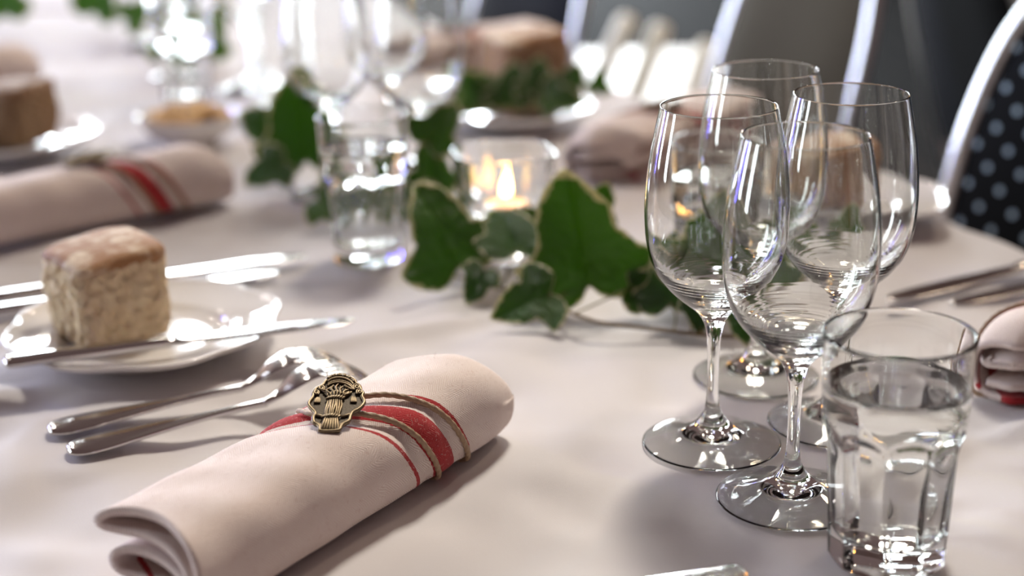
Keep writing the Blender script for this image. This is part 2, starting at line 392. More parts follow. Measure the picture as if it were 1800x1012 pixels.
def cloth_h(x, y):
    z = -0.0035
    for a, b, h, s in CR:
        dx, dy = b.x - a.x, b.y - a.y; L2 = dx * dx + dy * dy
        t = max(0, min(1, ((x - a.x) * dx + (y - a.y) * dy) / L2)); ex, ey = x - a.x - t * dx, y - a.y - t * dy
        z += 1.5 * h * math.exp(-(ex * ex + ey * ey) / (s * s)) * (0.6 + 0.4 * math.sin(t * 9 + h * 3000))
    near = 1.0 + 0.9 * math.exp(-((y - 0.8) / 0.35) ** 2)
    z += near * (0.0017 * math.sin(21 * x + 13 * y + 1.6 * math.sin(9 * y)) + 0.0014 * math.sin(44 * x - 29 * y + 1.5 * math.sin(17 * x)) + 0.0006 * math.sin(78 * x + 62 * y + 2 * math.sin(31 * y - 12 * x)))
    if z > 0: z *= 0.6
    for cx, cy, r in RESTS:                                   # pressed flat under what stands on it
        d = math.hypot(x - cx, y - cy) / r
        if d < 1.9:
            k = 1 if d < 1 else 1 - (d - 1) / 0.9
            k = k * k * (3 - 2 * k); z = z * (1 - k) - 0.0006 * k
    return z
def build_cloth():
    V = []; Fc = []
    us = [-0.235, -0.2, -0.14, -0.08, -0.04, -0.02, -0.008]
    n = 190; us += [T_WID * i / n for i in range(n + 1)]; us += [T_WID + d for d in (0.006, 0.014, 0.03, 0.06, 0.1, 0.15, 0.2, 0.235)]
    vsn = []; y = T_LEN0
    while y < T_LEN1: vsn.append(y); y += 0.006 if -0.75 < y < 0.9 else 0.02
    for v_ in vsn:
        for u in us:
            over = max(0, -u, u - T_WID); sgn = -1 if u < 0 else 1; uc = min(max(u, 0), T_WID)
            base = EDGE0 + AC * (uc - T_WID) + AX * v_
            z = cloth_h(base.x, base.y)
            if over > 0:
                a = min(1, over / 0.012); out = 0.010 * math.sin(a * math.pi / 2); drop = over - 0.004 * a
                out += 0.02 * min(1, drop / 0.25) * (1 + math.sin(v_ * 21 + math.sin(v_ * 8) * 2))
                base = base + AC * sgn * out; z -= max(0, drop) * 0.99
            V.append(Vector((base.x, base.y, z)))
    m_ = len(us)
    for i in range(len(vsn) - 1):
        for j in range(m_ - 1):
            Fc.append((i * m_ + j, i * m_ + j + 1, (i + 1) * m_ + j + 1, (i + 1) * m_ + j))
    return tag(mesh_obj('tablecloth', V, Fc, M_CLOTH), 'white linen tablecloth with soft creases covering the long table', 'tablecloth')
build_cloth()

# ------------------------------------------------------------------ napkin (rolled and folded linen) with its cord and medallion
NAP_L = 0.26
SEC = [(0.005, 0.0040), (0.020, 0.0036), (0.040, 0.0032), (0.0545, 0.0038), (0.0635, 0.0085), (0.0680, 0.0165), (0.0690, 0.0270), (0.0668, 0.0385), (0.0590, 0.0462), (0.0430, 0.0490), (0.0220, 0.0475), (0.0065, 0.0452), (-0.0005, 0.0416), (0.0008, 0.0378), (0.010, 0.0362), (0.028, 0.0358),
       (0.046, 0.0340), (0.0570, 0.0300), (0.0600, 0.0262), (0.0540, 0.0240), (0.035, 0.0258), (0.016, 0.0268), (0.0065, 0.0240), (0.0045, 0.0188), (0.0085, 0.0145), (0.022, 0.0128), (0.045, 0.0112), (0.056, 0.0115)]
NS = 170
def build_napkin(shift=0.0):
    root = thing('folded_napkin', 'herringbone linen napkin with red stripes rolled nearest the camera beside two forks', 'napkin')
    th = 0.0042
    pts = catmull([(a, b, 0) for a, b in SEC], NS); nrm = []; arc = [0.0]
    for i, p in enumerate(pts):
        a, b = pts[max(i - 1, 0)], pts[min(i + 1, NS)]; d = (b - a).normalized(); nrm.append(Vector((d.y, -d.x, 0)))
        if i: arc.append(arc[-1] + (p - pts[i - 1]).length)
    ileft = min((i for i in range(NS + 1) if pts[i].y > 0.03), key=lambda i: pts[i].x); U0 = arc[ileft]
    loop = [(p + q * th / 2, a) for p, q, a in zip(pts, nrm, arc)]
    endc = pts[-1]; dirE = (pts[-1] - pts[-2]).normalized(); dirS = (pts[0] - pts[1]).normalized()
    loop += [(endc + dirE * th * 0.4, arc[-1])]
    loop += [(p - q * th / 2, a) for p, q, a in zip(reversed(pts), reversed(nrm), reversed(arc))]
    loop += [(pts[0] + dirS * th * 0.4, arc[0])]
    K = len(loop); nu = 110; V = []; Fc = []; uv = []
    for i in range(nu + 1):
        u = -0.001 + (NAP_L + 0.002) * i / nu; t = u / NAP_L
        far = max(0, (u - (NAP_L - 0.035)) / 0.035)
        for (p, a) in loop:
            wv, z = p.x, p.y
            dome = 0.0055 * max(0, t) ** 1.5 * math.exp(-((wv - 0.036) / 0.03) ** 2) * (z / 0.05)
            s_ = u - shift - 0.65 * max(0, U0 - a)
            pinch = -0.0016 * math.exp(-((s_ - 0.106) / 0.006) ** 2) - 0.0016 * math.exp(-((s_ - 0.134) / 0.006) ** 2)
            cw, cz = 0.035, 0.024
            k = 1 + pinch / 0.03
            kz = k * (1 - 0.30 * far ** 2.2 * (1 if z > 0.03 else 0.3)); kw = k * (1 - 0.16 * far ** 2.5)
            z2 = max((z - 0.002) * kz + 0.002 + dome, 0.0012)
            w2 = cw + (wv - cw) * kw
            wob = 0.0007 * math.sin(55 * u + 60 * wv) + 0.0005 * math.sin(140 * u - 90 * wv + 40 * z)
            uo = u + (0.006 * math.sin(wv * 60) * (1 - t) if t < 0.5 else -0.03 * max(0, (0.035 - wv) / 0.035) * far)
            V.append(Vector((w2 + wob * 0.5, uo, z2 + (wob if z > 0.02 else 0)))); uv.append((U0 - a, u - shift))
    for i in range(nu):
        for j in range(K):
            l = (j + 1) % K
            Fc.append((i * K + j, i * K + l, (i + 1) * K + l, (i + 1) * K + j))
    # ends of the cloth thickness
    h = NS + 1
    for i in (0, nu):
        for j in range(NS):
            q = (i * K + j, i * K + j + 1, i * K + (2 * NS + 2 - j) - 1 + 1 - 1, i * K + (2 * NS + 2 - j))
            Fc.append(q if i else tuple(reversed(q)))
    mesh_obj('cloth', V, Fc, M_NAPKIN, root, uv=uv)
    rnd = random.Random(11); parts = []
    tops = [k for k in range(NS + 1) if loop[k][0].y > 0.012 and pts[k].x + 9 * (pts[k].y > 0.04) > 0.055]
    for _ in range(420):                                      # loose fibres standing off the linen
        i = rnd.randrange(3, nu - 1); k = rnd.choice(tops); p = V[i * K + k]; n3 = Vector((nrm[k].x, 0, nrm[k].y))
        d = Vector((rnd.uniform(-1, 1), rnd.uniform(-1, 1), rnd.uniform(-1, 1))); ln = rnd.uniform(0.0012, 0.0042)
        a, b = p + n3 * 0.0001, p + n3 * ln * rnd.uniform(0.15, 0.5) + d * ln
        parts.append(tube([a, (a + b) / 2 + n3 * ln * 0.25, b], 0.00006, 4, caps=False))
    lv, lf = join(parts); lint = mesh_obj('lint', lv, lf, M_LINT, root); lint['kind'] = 'stuff'
    return root
OUT_TOP = [(-0.0030, 0.0370), (-0.0015, 0.0430), (0.006, 0.0478), (0.0220, 0.0510), (0.0430, 0.0530), (0.0595, 0.0490), (0.0690, 0.0400), (0.0720, 0.0270), (0.0705, 0.0150), (0.0645, 0.0055), (0.055, 0.0022), (0.035, 0.0016), (0.016, 0.0020), (0.004, 0.0040), (0.0004, 0.0115), (0.001, 0.02), (-0.0022, 0.0300)]
def build_tie():
    root = thing('napkin_tie', 'brown cord with bronze sheaf medallion tied around the nearest napkin', 'napkin ring')
    for c in (0.106, 0.134):
        P = []; arc = 0; prev = None
        for (wv, z) in OUT_TOP:
            if prev: arc += math.hypot(wv - prev[0], z - prev[1])
            prev = (wv, z)
            a = min(arc, 0.125)
            u = c + 0.65 * a
            b = max(0, 1 - arc / 0.04)                       # the two strands meet behind the medallion on the left edge
            u = u * (1 - b) + (0.1545 + (c - 0.120) * 0.10) * b
            if arc > 0.125: u = (c + 0.08125) * max(0, 1 - (arc - 0.125) / 0.09) + (0.1545 + (c - 0.120) * 0.10) * min(1, (arc - 0.125) / 0.09)
            dome = 0.0055 * (u / NAP_L) ** 1.5 * math.exp(-((wv - 0.036) / 0.03) ** 2) * (z / 0.05)
            P.append((wv, u, max(z + dome - 0.0004, 0.0022)))
        path = catmull(P, 420, closed=True)
        v, f = tube(path, 0.00155, 12, closed=True, lobes=3, twist=2 * math.pi / 0.0055 * 1.0, lobe_amp=0.13)
        mesh_obj('cord', v, f, M_CORD, root)
    # ---- medallion, drawn flat in millimetres: x right, y up, z out
    S = 0.001
    def P2(x, y, z=0.0):  return Vector(((x - 600) / 840 * 30 * S, (500 - y) / 780 * 46 * S, z * S))
    outline = [(370, 240), (400, 190), (480, 140), (600, 112), (740, 117), (850, 160), (875, 205), (940, 250), (960, 310), (1000, 350), (985, 395), (1020, 450), (1020, 500), (960, 570), (880, 610), (850, 640), (830, 690), (815, 745), (740, 785),
               (700, 830), (680, 872), (540, 888), (400, 885), (385, 840), (350, 800), (290, 770), (275, 700), (300, 660), (280, 620), (200, 550), (180, 500), (230, 420), (235, 360), (270, 300), (330, 262)]
    op = catmull([P2(x, y) for x, y in outline], 110, closed=True)
    V = [p + Vector((0, 0, -0.0012)) for p in op] + [p.copy() for p in op]
    n = len(op); Fc = [tuple(reversed(range(n))), tuple(range(n, 2 * n))] + [(i, (i + 1) % n, n + (i + 1) % n, n + i) for i in range(n)]
    med = mesh_obj('medallion', V, [tuple(reversed(q)) for q in Fc], M_BRONZE_D, root, smooth=False)
    med['label'] = 'bronze coat of arms medallion with wheat sheaf and crown'
    def curve(pts, r, z=0.5, n=8, name='relief', samples=None, dz=None):
        q = catmull([P2(x, y, z if dz is None else z + dz[i]) for i, (x, y) in enumerate(pts)], samples or len(pts) * 5)
        k = len(q); rr = [r * S * (0.45 + 0.55 * math.sin(math.pi * (0.12 + 0.76 * i / (k - 1)))) for i in range(k)]
        return tube(q, rr, n)
    low = [outline[i] for i in range(10, 35)]
    a = tube([p + Vector((0, 0, 0.0004)) for p in catmull([P2(600 + (x - 600) * 0.97, 500 + (y - 500) * 0.97) for x, y in outline], 120, closed=True)], 0.00105, 8, closed=True)
    b = curve([(290, 665), (360, 675), (430, 690)], 0.9, 0.6); c = curve([(690, 685), (760, 670), (850, 645)], 0.9, 0.6); d = curve([(700, 830), (690, 790), (760, 770)], 0.8); e = curve([(385, 840), (400, 800), (350, 780)], 0.8)
    v, f = join([a, b, c, d, e]); mesh_obj('rim', v, f, M_BRONZE, med)
    parts = []
    for i in range(8):                                        # bound stalks
        t = (i - 3.5) / 3.5; wob = 6 * math.sin(i * 2.1)
        parts.append(curve([(575 + t * 92, 450), (572 + t * 108 + wob, 540), (562 + t * 110 - wob, 620), (550 + t * 98, 700)], 0.66, 0.5 + 1.0 * math.sqrt(max(0, 1 - t * t * 0.9)), dz=[0, .35, .35, 0]))
    for i in range(11):                                       # ears flaring out of the top
        t = (i - 5) / 5; L = 190 - 55 * abs(t)
        x0 = 590 + t * 80; x1 = 600 + t * 200; y1 = 440 - L * (1 - 0.35 * t * t)
        s_ = 22 * (1 if i % 2 else -1)
        parts.append(curve([(x0, 440), ((x0 * 2 + x1) / 3 + s_ * 0.5, 440 - (440 - y1) * .35), ((x0 + 2 * x1) / 3 - s_, 440 - (440 - y1) * .7), (x1 + s_ * 0.4, y1)], 0.62, 0.9 + 0.5 * (i % 2), dz=[0, .5, .5, .1]))
    for i in range(7):                                        # fan of straw below
        t = (i - 3) / 3
        parts.append(curve([(548 + t * 85, 720), (545 + t * 105, 790), (540 + t * 128, 862)], 0.85, 0.9, dz=[0.5, .3, 0]))
    for y, x0, x1 in ((445, 455, 715), (700, 415, 675)):      # rope ties
        k = 7
        for i in range(k):
            xa = x0 + (x1 - x0) * i / k; bul = math.sin(math.pi * (i + .5) / k)
            parts.append(curve([(xa - 8, y + 18), (xa + (x1 - x0) / k * .5, y), (xa + (x1 - x0) / k + 8, y - 18)], 0.75, 1.2 + 1.1 * bul))
    v, f = join(parts); mesh_obj('wheat_sheaf', v, f, M_BRONZE, med)
    parts = []
    def arcpt(t, off): return (640 + 225 * math.sin(t), 330 - off + 40 - (150) * math.cos(t * 0.95) - 0 + 20 * t)
    for off, r, z in ((0, 0.85, 0.9), (30, 0.7, 0.7), (62, 0.9, 1.2)):
        parts.append(curve([arcpt(-1.05 + 2.1 * i / 10, off) for i in range(11)], r, z, samples=40))
    for i in range(11):
        x, y = arcpt(-1.0 + 2.0 * i / 10, 98); parts.append(sphere(P2(x, y, 1.0), 0.00105 if i % 2 else 0.0013, 8, 6))
    for i in range(10):
        x, y = arcpt(-0.95 + 1.9 * i / 9, 46); parts.append(sphere(P2(x, y, 0.8), 0.00055, 6, 4))
    for i in range(6):
        x, y = arcpt(-0.8 + 1.6 * i / 5, 128); parts.append(curve([(x - 30, y + 22), (x, y - 6), (x + 30, y + 10), (x + 8, y + 22)], 0.6, 0.7))
    v, f = join(parts); mesh_obj('crown', v, f, M_BRONZE, med)
    parts = []
    def spiral(cx, cy, r0, turns, sg, start):
        return [(cx + sg * r0 * (1 - 0.8 * i / 14) * math.cos(start + turns * 2 * math.pi * i / 14), cy + 0.8 * r0 * (1 - 0.8 * i / 14) * math.sin(start + turns * 2 * math.pi * i / 14)) for i in range(15)]
    for sg, cx, cy, r0 in ((-1, 360, 300, 48), (1, 885, 272, 58), (-1, 290, 365, 44), (1, 935, 342, 52)):
        parts.append(curve(spiral(cx, cy, r0, 1.6, sg, 2.2), 0.75, 0.9, samples=50))
    parts.append(curve([(360, 335), (430, 325), (500, 290), (540, 255)], 0.75, 0.8)); parts.append(curve([(870, 310), (800, 305), (740, 280), (700, 250)], 0.75, 0.8))
    for k in range(4):
        parts.append(curve([(420 + 18 * k, 350), (440 + 14 * k, 385), (470 + 8 * k, 410)], 0.6, 0.8)); parts.append(curve([(820 - 22 * k, 340), (790 - 22 * k, 370), (720 - 12 * k, 410)], 0.6, 0.8))
    v, f = join(parts); mesh_obj('scroll', v, f, M_BRONZE, med)
    for cx, cy, sg in ((330, 460, -1), (845, 445, 1)):
        parts = []
        for k in range(5):
            parts.append(curve([(cx + (k - 2) * 9, cy - 35), (cx + (k - 2) * 16 - 8 * sg * -1, cy), (cx + (k - 2) * 20 + 14 * sg, cy + 42)], 0.55, 0.7))
        v, f = join(parts); mesh_obj('tassel', v, f, M_BRONZE, med)
    # pose: its top points away from the camera, tilted towards it
    med.location = (0.0360, 0.1345, 0.0605)
    med['pose'] = 1
    return root, med
nap = build_napkin()
tie, med = build_tie()
def nap_place(obj, ox, oy, ax, ay):
    # local +y is the napkin's axis, local +x its width
    obj.location = (ox, oy, 0.0); obj.rotation_euler = (0, 0, math.atan2(ay, ax) - math.pi / 2)
nap_place(nap, -0.2, 0.68, 0.56, 0.8285); nap_place(tie, -0.2, 0.68, 0.56, 0.8285)
rz_n = math.atan2(0.8285, 0.56) - math.pi / 2
med.rotation_euler = (Euler((0, 0, -rz_n)).to_matrix() @ Euler((R(18), R(3), R(2))).to_matrix()).to_euler()
del med['pose']
nap['group'] = 'rolled linen napkins'; tie['group'] = 'cord napkin ties'
for lab_n, lab_t, ox, oy, ax, ay in [
        ('blurred rolled napkin with red band lying behind the bread plate with white bread', 'medallion cord around the napkin behind the white bread', -0.502, 1.303, 0.797, 0.604),
        ('rolled napkin with red band lying just behind the tealight glass', 'cord around the napkin behind the tealight glass', 0.265, 1.632, -0.62, -0.78),
        ('rolled napkin at the picture edge beside the near water tumbler', 'brown cord around the napkin beside the near water tumbler', 0.524, 1.036, -0.75, -0.66),
        ('blurred rolled napkin end in the far corner beyond the brown bread', 'cord around the far corner napkin beyond the brown bread', -0.860, 1.935, 0.88, 0.475),
        ('blurred pinkish napkin far down the table behind the stemmed glasses', 'cord around the far napkin behind the stemmed glasses', 0.060, 2.130, -0.72, -0.69)]:
    sh = 0.048 if 'picture edge' in lab_n else 0.0             # this one is tied closer to its end
    if sh: a = build_napkin(sh); a['label'] = lab_n; a['group'] = nap['group']
    else: a = dup(nap, lab_n)
    nap_place(a, ox, oy, ax, ay); b = dup(tie, lab_t); nap_place(b, ox + ax * sh, oy + ay * sh, ax, ay)
    for c in b.children:
        if c.name.startswith('medallion'): c.rotation_euler = (R(5), R(2), R(8)); c.location.z = 0.0582

# ------------------------------------------------------------------ stemmed wine glasses
def build_wine_glass():
    root = thing('wine_glass', 'empty clear wine glass standing closest to the tealight', 'wine glass')
    def smooth(P, n): return [(p.x, p.y) for p in catmull([(a, b, 0) for a, b in P], n)]
    t = 0.00065
    outer = [(0.0323, 0.2010), (0.0354, 0.1860), (0.0383, 0.1700), (0.0400, 0.1530), (0.0404, 0.1400), (0.0393, 0.1240), (0.0352, 0.1090), (0.0285, 0.0985), (0.0200, 0.0900), (0.0125, 0.0840), (0.0080, 0.0790), (0.0056, 0.0740)]
    inner = [(0.0323 - t, 0.2010), (0.0354 - t, 0.1860), (0.0383 - t, 0.1700), (0.0400 - t, 0.1530), (0.0404 - t, 0.1400), (0.0393 - t * 1.1, 0.1245), (0.0350 - t * 1.3, 0.1105), (0.0278 - t, 0.1010), (0.0190, 0.0945), (0.0100, 0.0910), (0.0, 0.0900)]
    bo = smooth(outer, 60); bi = smooth(inner, 120)
    bi = [(r + (0.00010 * math.sin(z * 2 * math.pi / 0.0021) if z < 0.112 and r > 0.004 else 0), z + (0.00007 * math.sin(r * 2 * math.pi / 0.0035) if z < 0.097 else 0)) for r, z in bi]; bi[-1] = (0.0, bi[-1][1])
    rim = [(0.0323 - t / 2 + t / 2 * math.cos(a), 0.2010 + t / 2 * math.sin(a)) for a in [math.pi - math.pi * i / 6 for i in range(1, 6)]]
    prof = list(reversed(bi)) + rim + bo
    ripple = lambda a, r, z: r * (1 + (0.0022 * math.sin(5 * a + z * 700) + 0.0014 * math.sin(11 * a - z * 400)) * min(1, max(0, (0.118 - z) / 0.02)))
    v, f = lathe(prof, 96, ripple); mesh_obj('bowl', v, [tuple(reversed(q)) for q in f], M_GLASS, root)
    st = smooth([(0.0068, 0.0765), (0.0056, 0.0740), (0.0043, 0.0680), (0.0037, 0.0600), (0.0034, 0.0480), (0.0035, 0.0340), (0.0039, 0.0270), (0.0049, 0.0215), (0.0070, 0.0172)], 48)
    k = min(range(len(st)), key=lambda i: abs(st[i][1] - 0.0740)); st = [(0.0056, 0.0740)] + st[k + 1:]
    v, f = lathe(st, 64); mesh_obj('stem', v, [tuple(reversed(q)) for q in f], M_GLASS, root)
    ft = [(0.0070, 0.0172)] + smooth([(0.0070, 0.0172), (0.0105, 0.0130), (0.0170, 0.0092), (0.0260, 0.0058), (0.0360, 0.0027), (0.0400, 0.0014)], 30)[1:]
    ft += [(0.0404, 0.0011), (0.0406, 0.0008), (0.0403, 0.0005), (0.0395, 0.0004)] + smooth([(0.0388, 0.0004), (0.0300, 0.0024), (0.0160, 0.0050), (0.0, 0.0062)], 16)
    ft[-1] = (0.0, ft[-1][1])
    v, f = lathe(ft, 96); mesh_obj('foot', v, [tuple(reversed(q)) for q in f], M_GLASS, root)
    return root
wg = build_wine_glass(); wg.location = (0.1155, 0.8440, 0.0008); wg['group'] = 'stemmed wine glasses'
for lab, x, y, sc_ in [('empty wine glass with its bowl half hidden by the near water tumbler', 0.1490, 0.7690, 1.0),
                       ('empty wine glass at the back of the near cluster, its rim the highest', 0.1575, 0.9480, 1.0),
                       ('empty wine glass of the near cluster closest to the dotted chair', 0.1935, 0.8700, 1.0),
                       ('blurred wine glass rising behind the far water tumbler, on the snack bowl side', -0.166, 1.430, 1.0),
                       ('blurred wine glass behind the far water tumbler, on the bread and greenery side', -0.078, 1.390, 1.0),
                       ('blurred wine glass standing second row behind the far water tumbler', -0.118, 1.530, 1.0),
                       ('blurred wine glass far down the table beside the ribbed carafe', -0.325, 1.960, 1.0),
                       ('blurred wine glass far down the table behind the snack bowl', -0.430, 2.060, 1.0),
                       ('blurred wine glass farthest away, at the very end of the glass row', -0.520, 2.300, 1.0)]:
    dup(wg, lab, (x, y, 0.0008), random.uniform(0, 6), scale=sc_)

# ------------------------------------------------------------------ faceted water tumblers
def build_tumbler():
    root = thing('water_tumbler', 'faceted glass tumbler of water in the front corner beside the wine glasses', 'tumbler')
    HT = 0.1185; NF = 9
    def rc(z): return 0.0318 + (0.0366 - 0.0318) * min(1, max(0, (z - 0.0) / HT)) if z > 0.012 else 0.0318 - 0.0016 * (1 - z / 0.012) ** 2
    def ap(z):
        t = z / 0.078
        return 0.0272 + 0.0034 * t + (0.0070 * max(0, (z - 0.060) / 0.020) ** 2)
    def outer(a, r, z):
        if z > 0.086 or r < 0.02: return r
        al = (a + 0.17) % (2 * math.pi / NF) - math.pi / NF
        flat = ap(z) / math.cos(al); k = 0.0009
        # soft minimum keeps the pressed-glass edges rounded
        h = max(0, min(1, 0.5 + 0.5 * (flat - r) / k)); return flat * (1 - h) + r * h - k * h * (1 - h)
    n = 216; prof = []
    zi0 = 0.0135
    inner = [(0.0, zi0)] + [(0.0215 * i / 5, zi0 + 0.0002 * i) for i in range(1, 6)] + [(0.0240, 0.0160), (0.0252, 0.0190)]
    zs = [0.022 + (HT - 0.022) * i / 40 for i in range(41)]
    ri = lambda z: 0.0255 + (0.0340 - 0.0255) * min(1, (z - 0.019) / (0.088 - 0.019)) ** 0.92 if z < 0.088 else 0.0340 + 0.0007 * (z - 0.088) / 0.03
    inner += [(ri(z), z) for z in zs]
    rim = [(0.0357 - 0.0 + 0.0010 * math.cos(t), HT + 0.0010 * math.sin(t)) for t in (math.pi * 0.8, math.pi * 0.6, math.pi * 0.4, math.pi * 0.2)]
    zo = [HT - (HT - 0.002) * i / 70 for i in range(71)]
    out = [(rc(z), z) for z in zo] + [(0.0296, 0.0008), (0.0280, 0.0002)] + [(0.0270, 0.0), (0.018, 0.0012), (0.0, 0.0018)]
    prof = inner + rim + out
    v, f = lathe(prof, n, outer)
    # the inside must stay round: lathe's fn only changes radii beyond the facet plane
    mesh_obj('glass', v, [tuple(reversed(q)) for q in f], M_GLASS, root)
    wl = 0.0930
    wp = [(0.0, wl), (0.012, wl), (0.026, wl), (ri(wl) - 0.0012, wl), (ri(wl) - 0.0003, wl + 0.0004), (ri(wl) + 0.0001, wl + 0.0012)]
    wp += [(ri(z) + 0.0001, z) for z in [wl - (wl - 0.022) * i / 30 for i in range(1, 31)]] + [(0.0253, 0.019), (0.0241, 0.0159), (0.0214, zi0 + 0.0007), (0.012, zi0 + 0.0002), (0.0, zi0 - 0.0001)]
    v, f = lathe(wp, 96); mesh_obj('water', v, [tuple(reversed(q)) for q in f], M_WATER, root)
    return root
tum = build_tumbler(); tum.location = (0.1850, 0.7020, 0.0008); tum.rotation_euler = (0, 0, 0.35); tum['group'] = 'water tumblers'
dup(tum, 'blurred tumbler of water standing between the tealight glass and white bread', (-0.1165, 1.2254, 0.0008), 1.0)
dup(tum, 'tumbler of water seen faintly through the cluster of wine glasses', (0.150, 1.112, 0.0008), 2.0)
dup(tum, 'blurred water tumbler far down the table behind the snack bowl', (-0.385, 1.860, 0.0008), 2.4)

# ------------------------------------------------------------------ bread plates
def build_plate():
    prof = [(0.0, 0.0075), (0.03, 0.0072), (0.048, 0.0074), (0.0535, 0.0088), (0.0575, 0.0118), (0.0615, 0.0132), (0.070, 0.0148), (0.079, 0.0170), (0.0845, 0.0188), (0.0875, 0.0205), (0.0888, 0.0209), (0.0898, 0.0204), (0.0896, 0.0192), (0.086, 0.0160), (0.076, 0.0118), (0.066, 0.0088), (0.056, 0.0045), (0.050, 0.0022), (0.0495, 0.0004), (0.0465, 0.0002), (0.0455, 0.0020), (0.0, 0.0028)]
    pr = [(max(0, p.x), p.y) for p in catmull([(a, b, 0) for a, b in prof], 84)]
    pr[0] = (0, pr[0][1]); pr[-1] = (0, pr[-1][1])
    def octo(a, r, z):
        k = max(0, (r - 0.058) / 0.032); return r * (1 + 0.055 * k * (abs(math.cos(4 * a)) ** 1.4 - 0.35))
    v, f = lathe(pr, 128, octo)
    return mesh_obj('bread_plate', v, [tuple(reversed(q)) for q in f], M_PORC)
plate = build_plate(); plate.location = (-0.256, 1.027, 0.0); plate.scale = (1.03, 1.03, 1.0); plate.rotation_euler = (0, 0, 0.42)
tag(plate, 'small white porcelain plate under the white bread cube and butter knife', 'plate', 'white side plates')
dup(plate, 'white side plate behind the wine glasses, close to the dotted chair', (0.288, 1.325, 0), 0.2)
dup(plate, 'blurred white plate under ivy and bread across the table', (0.004, 1.735, 0), 0.5)
dup(plate, 'blurred plate under the brown bread at the picture edge', (-0.535, 1.640, 0), 0.1)

# ------------------------------------------------------------------ bread
def build_bread(name, label, sx, sy, sz, mc, mk, seed, group='pieces of bread'):
    rnd = random.Random(seed); root = thing(name, label, 'bread', group=group)
    def blob(z0, z1, n, nz, rough, dome, bulge, k=1.0):
        V = []; Fc = []
        ph = [rnd.uniform(0, 6) for _ in range(14)]
        rings = []
        for i in range(nz + 1):
            t = i / nz; z = z0 + (z1 - z0) * t
            ring = []
            for j in range(n):
                a = 2 * math.pi * j / n; c, s = math.cos(a), math.sin(a)
                p = 7.0; rr = (abs(c) ** p + abs(s) ** p) ** (-1 / p)
                x, y = rr * c, rr * s
                b = 1 + bulge * math.sin(math.pi * t) - (0.05 * (1 - t) ** 3)
                nzv = rough * (math.sin(9 * a + ph[0] + 5 * t) * 0.4 + math.sin(17 * a + ph[1] - 9 * t) * 0.35 + math.sin(31 * a + ph[2] + 23 * t) * 0.3 + rnd.uniform(-.35, .35))
                X = (x * sx / 2) * b * k + c * nzv; Y = (y * sy / 2) * b * k + s * nzv
                Z = z + (dome * (1 - (X / sx * 1.5) ** 2 - (Y / sy * 1.5) ** 2) * (t if z0 else t ** 3)) + (0.10 * X if t > 0.5 else 0) * t
                V.append(Vector((X, Y, Z))); ring.append(len(V) - 1)
            rings.append(ring)
        def capring(ring, zc, flip):
            prev = ring
            for q in (0.93, 0.8, 0.6, 0.35):
                new = []
                for idx in ring:
                    p = V[idx]; X, Y = p.x * q, p.y * q
                    Z = p.z if flip else p.z + dome * (1 - (X / sx * 1.5) ** 2 - (Y / sy * 1.5) ** 2) - dome * (1 - (p.x / sx * 1.5) ** 2 - (p.y / sy * 1.5) ** 2) - 0.10 * (p.x - X) + 0.0025 * (1 if q < 0.95 else 0.6) * (0 if flip else 1)
                    V.append(Vector((X, Y, Z + (0 if flip else rough * 0.4 * math.sin(X * 190 + Y * 150))))); new.append(len(V) - 1)
                for j in range(n):
                    l = (j + 1) % n; fq = (prev[j], prev[l], new[l], new[j]); Fc.append(tuple(reversed(fq)) if flip else fq)
                prev = new
            Fc.append(tuple(reversed(prev)) if flip else tuple(prev))
        for i in range(nz):
            A, B = rings[i], rings[i + 1]
            for j in range(n):
                l = (j + 1) % n; Fc.append((A[j], A[l], B[l], B[j]))
        capring(rings[0], z0, True); capring(rings[-1], z1, False)
        return V, Fc
    v, f = blob(0.0, sz - 0.003, 120, 26, 0.0019, 0.003, 0.03); mesh_obj('crumb', v, f, mc, root)
    v, f = blob(sz - 0.0045, sz + 0.0005, 120, 4, 0.0006, 0.005, 0.0, 1.015); mesh_obj('crust', v, f, mk, root)
    return root
b1 = build_bread('bread_cube', 'cube of white bread with floured brown crust on the near plate', 0.066, 0.072, 0.056, M_CRUMB, M_CRUST, 3)
b1.location = (-0.282, 1.034, 0.0120); b1.rotation_euler = (0, 0, R(38))
b2 = build_bread('bread_cube', 'blurred cube of brown crusted bread on the plate across the table', 0.078, 0.085, 0.080, M_CRUMB_D, M_CRUST, 9)
b2.location = (0.018, 1.755, 0.0135); b2.rotation_euler = (0, 0, R(25))
M_TAN = mat_crumb('tan_bread_crumb', (0.34, 0.19, 0.10), (0.52, 0.33, 0.2))
b2.children[0].data.materials[0] = M_TAN if b2.children[0].name.startswith('crumb') else M_CRUST
b3 = build_bread('bread_cube', 'tan bread cube on the plate seen through the wine glasses', 0.070, 0.070, 0.052, M_TAN, M_CRUST, 12)
b3.location = (0.276, 1.312, 0.0125); b3.rotation_euler = (0, 0, R(20))
b4 = build_bread('bread_cube', 'dark brown bread cut off by the picture edge', 0.105, 0.085, 0.052, M_CRUMB_D, M_CRUST_D, 15)
b4.location = (-0.543, 1.640, 0.0150); b4.rotation_euler = (0, 0, R(-15))

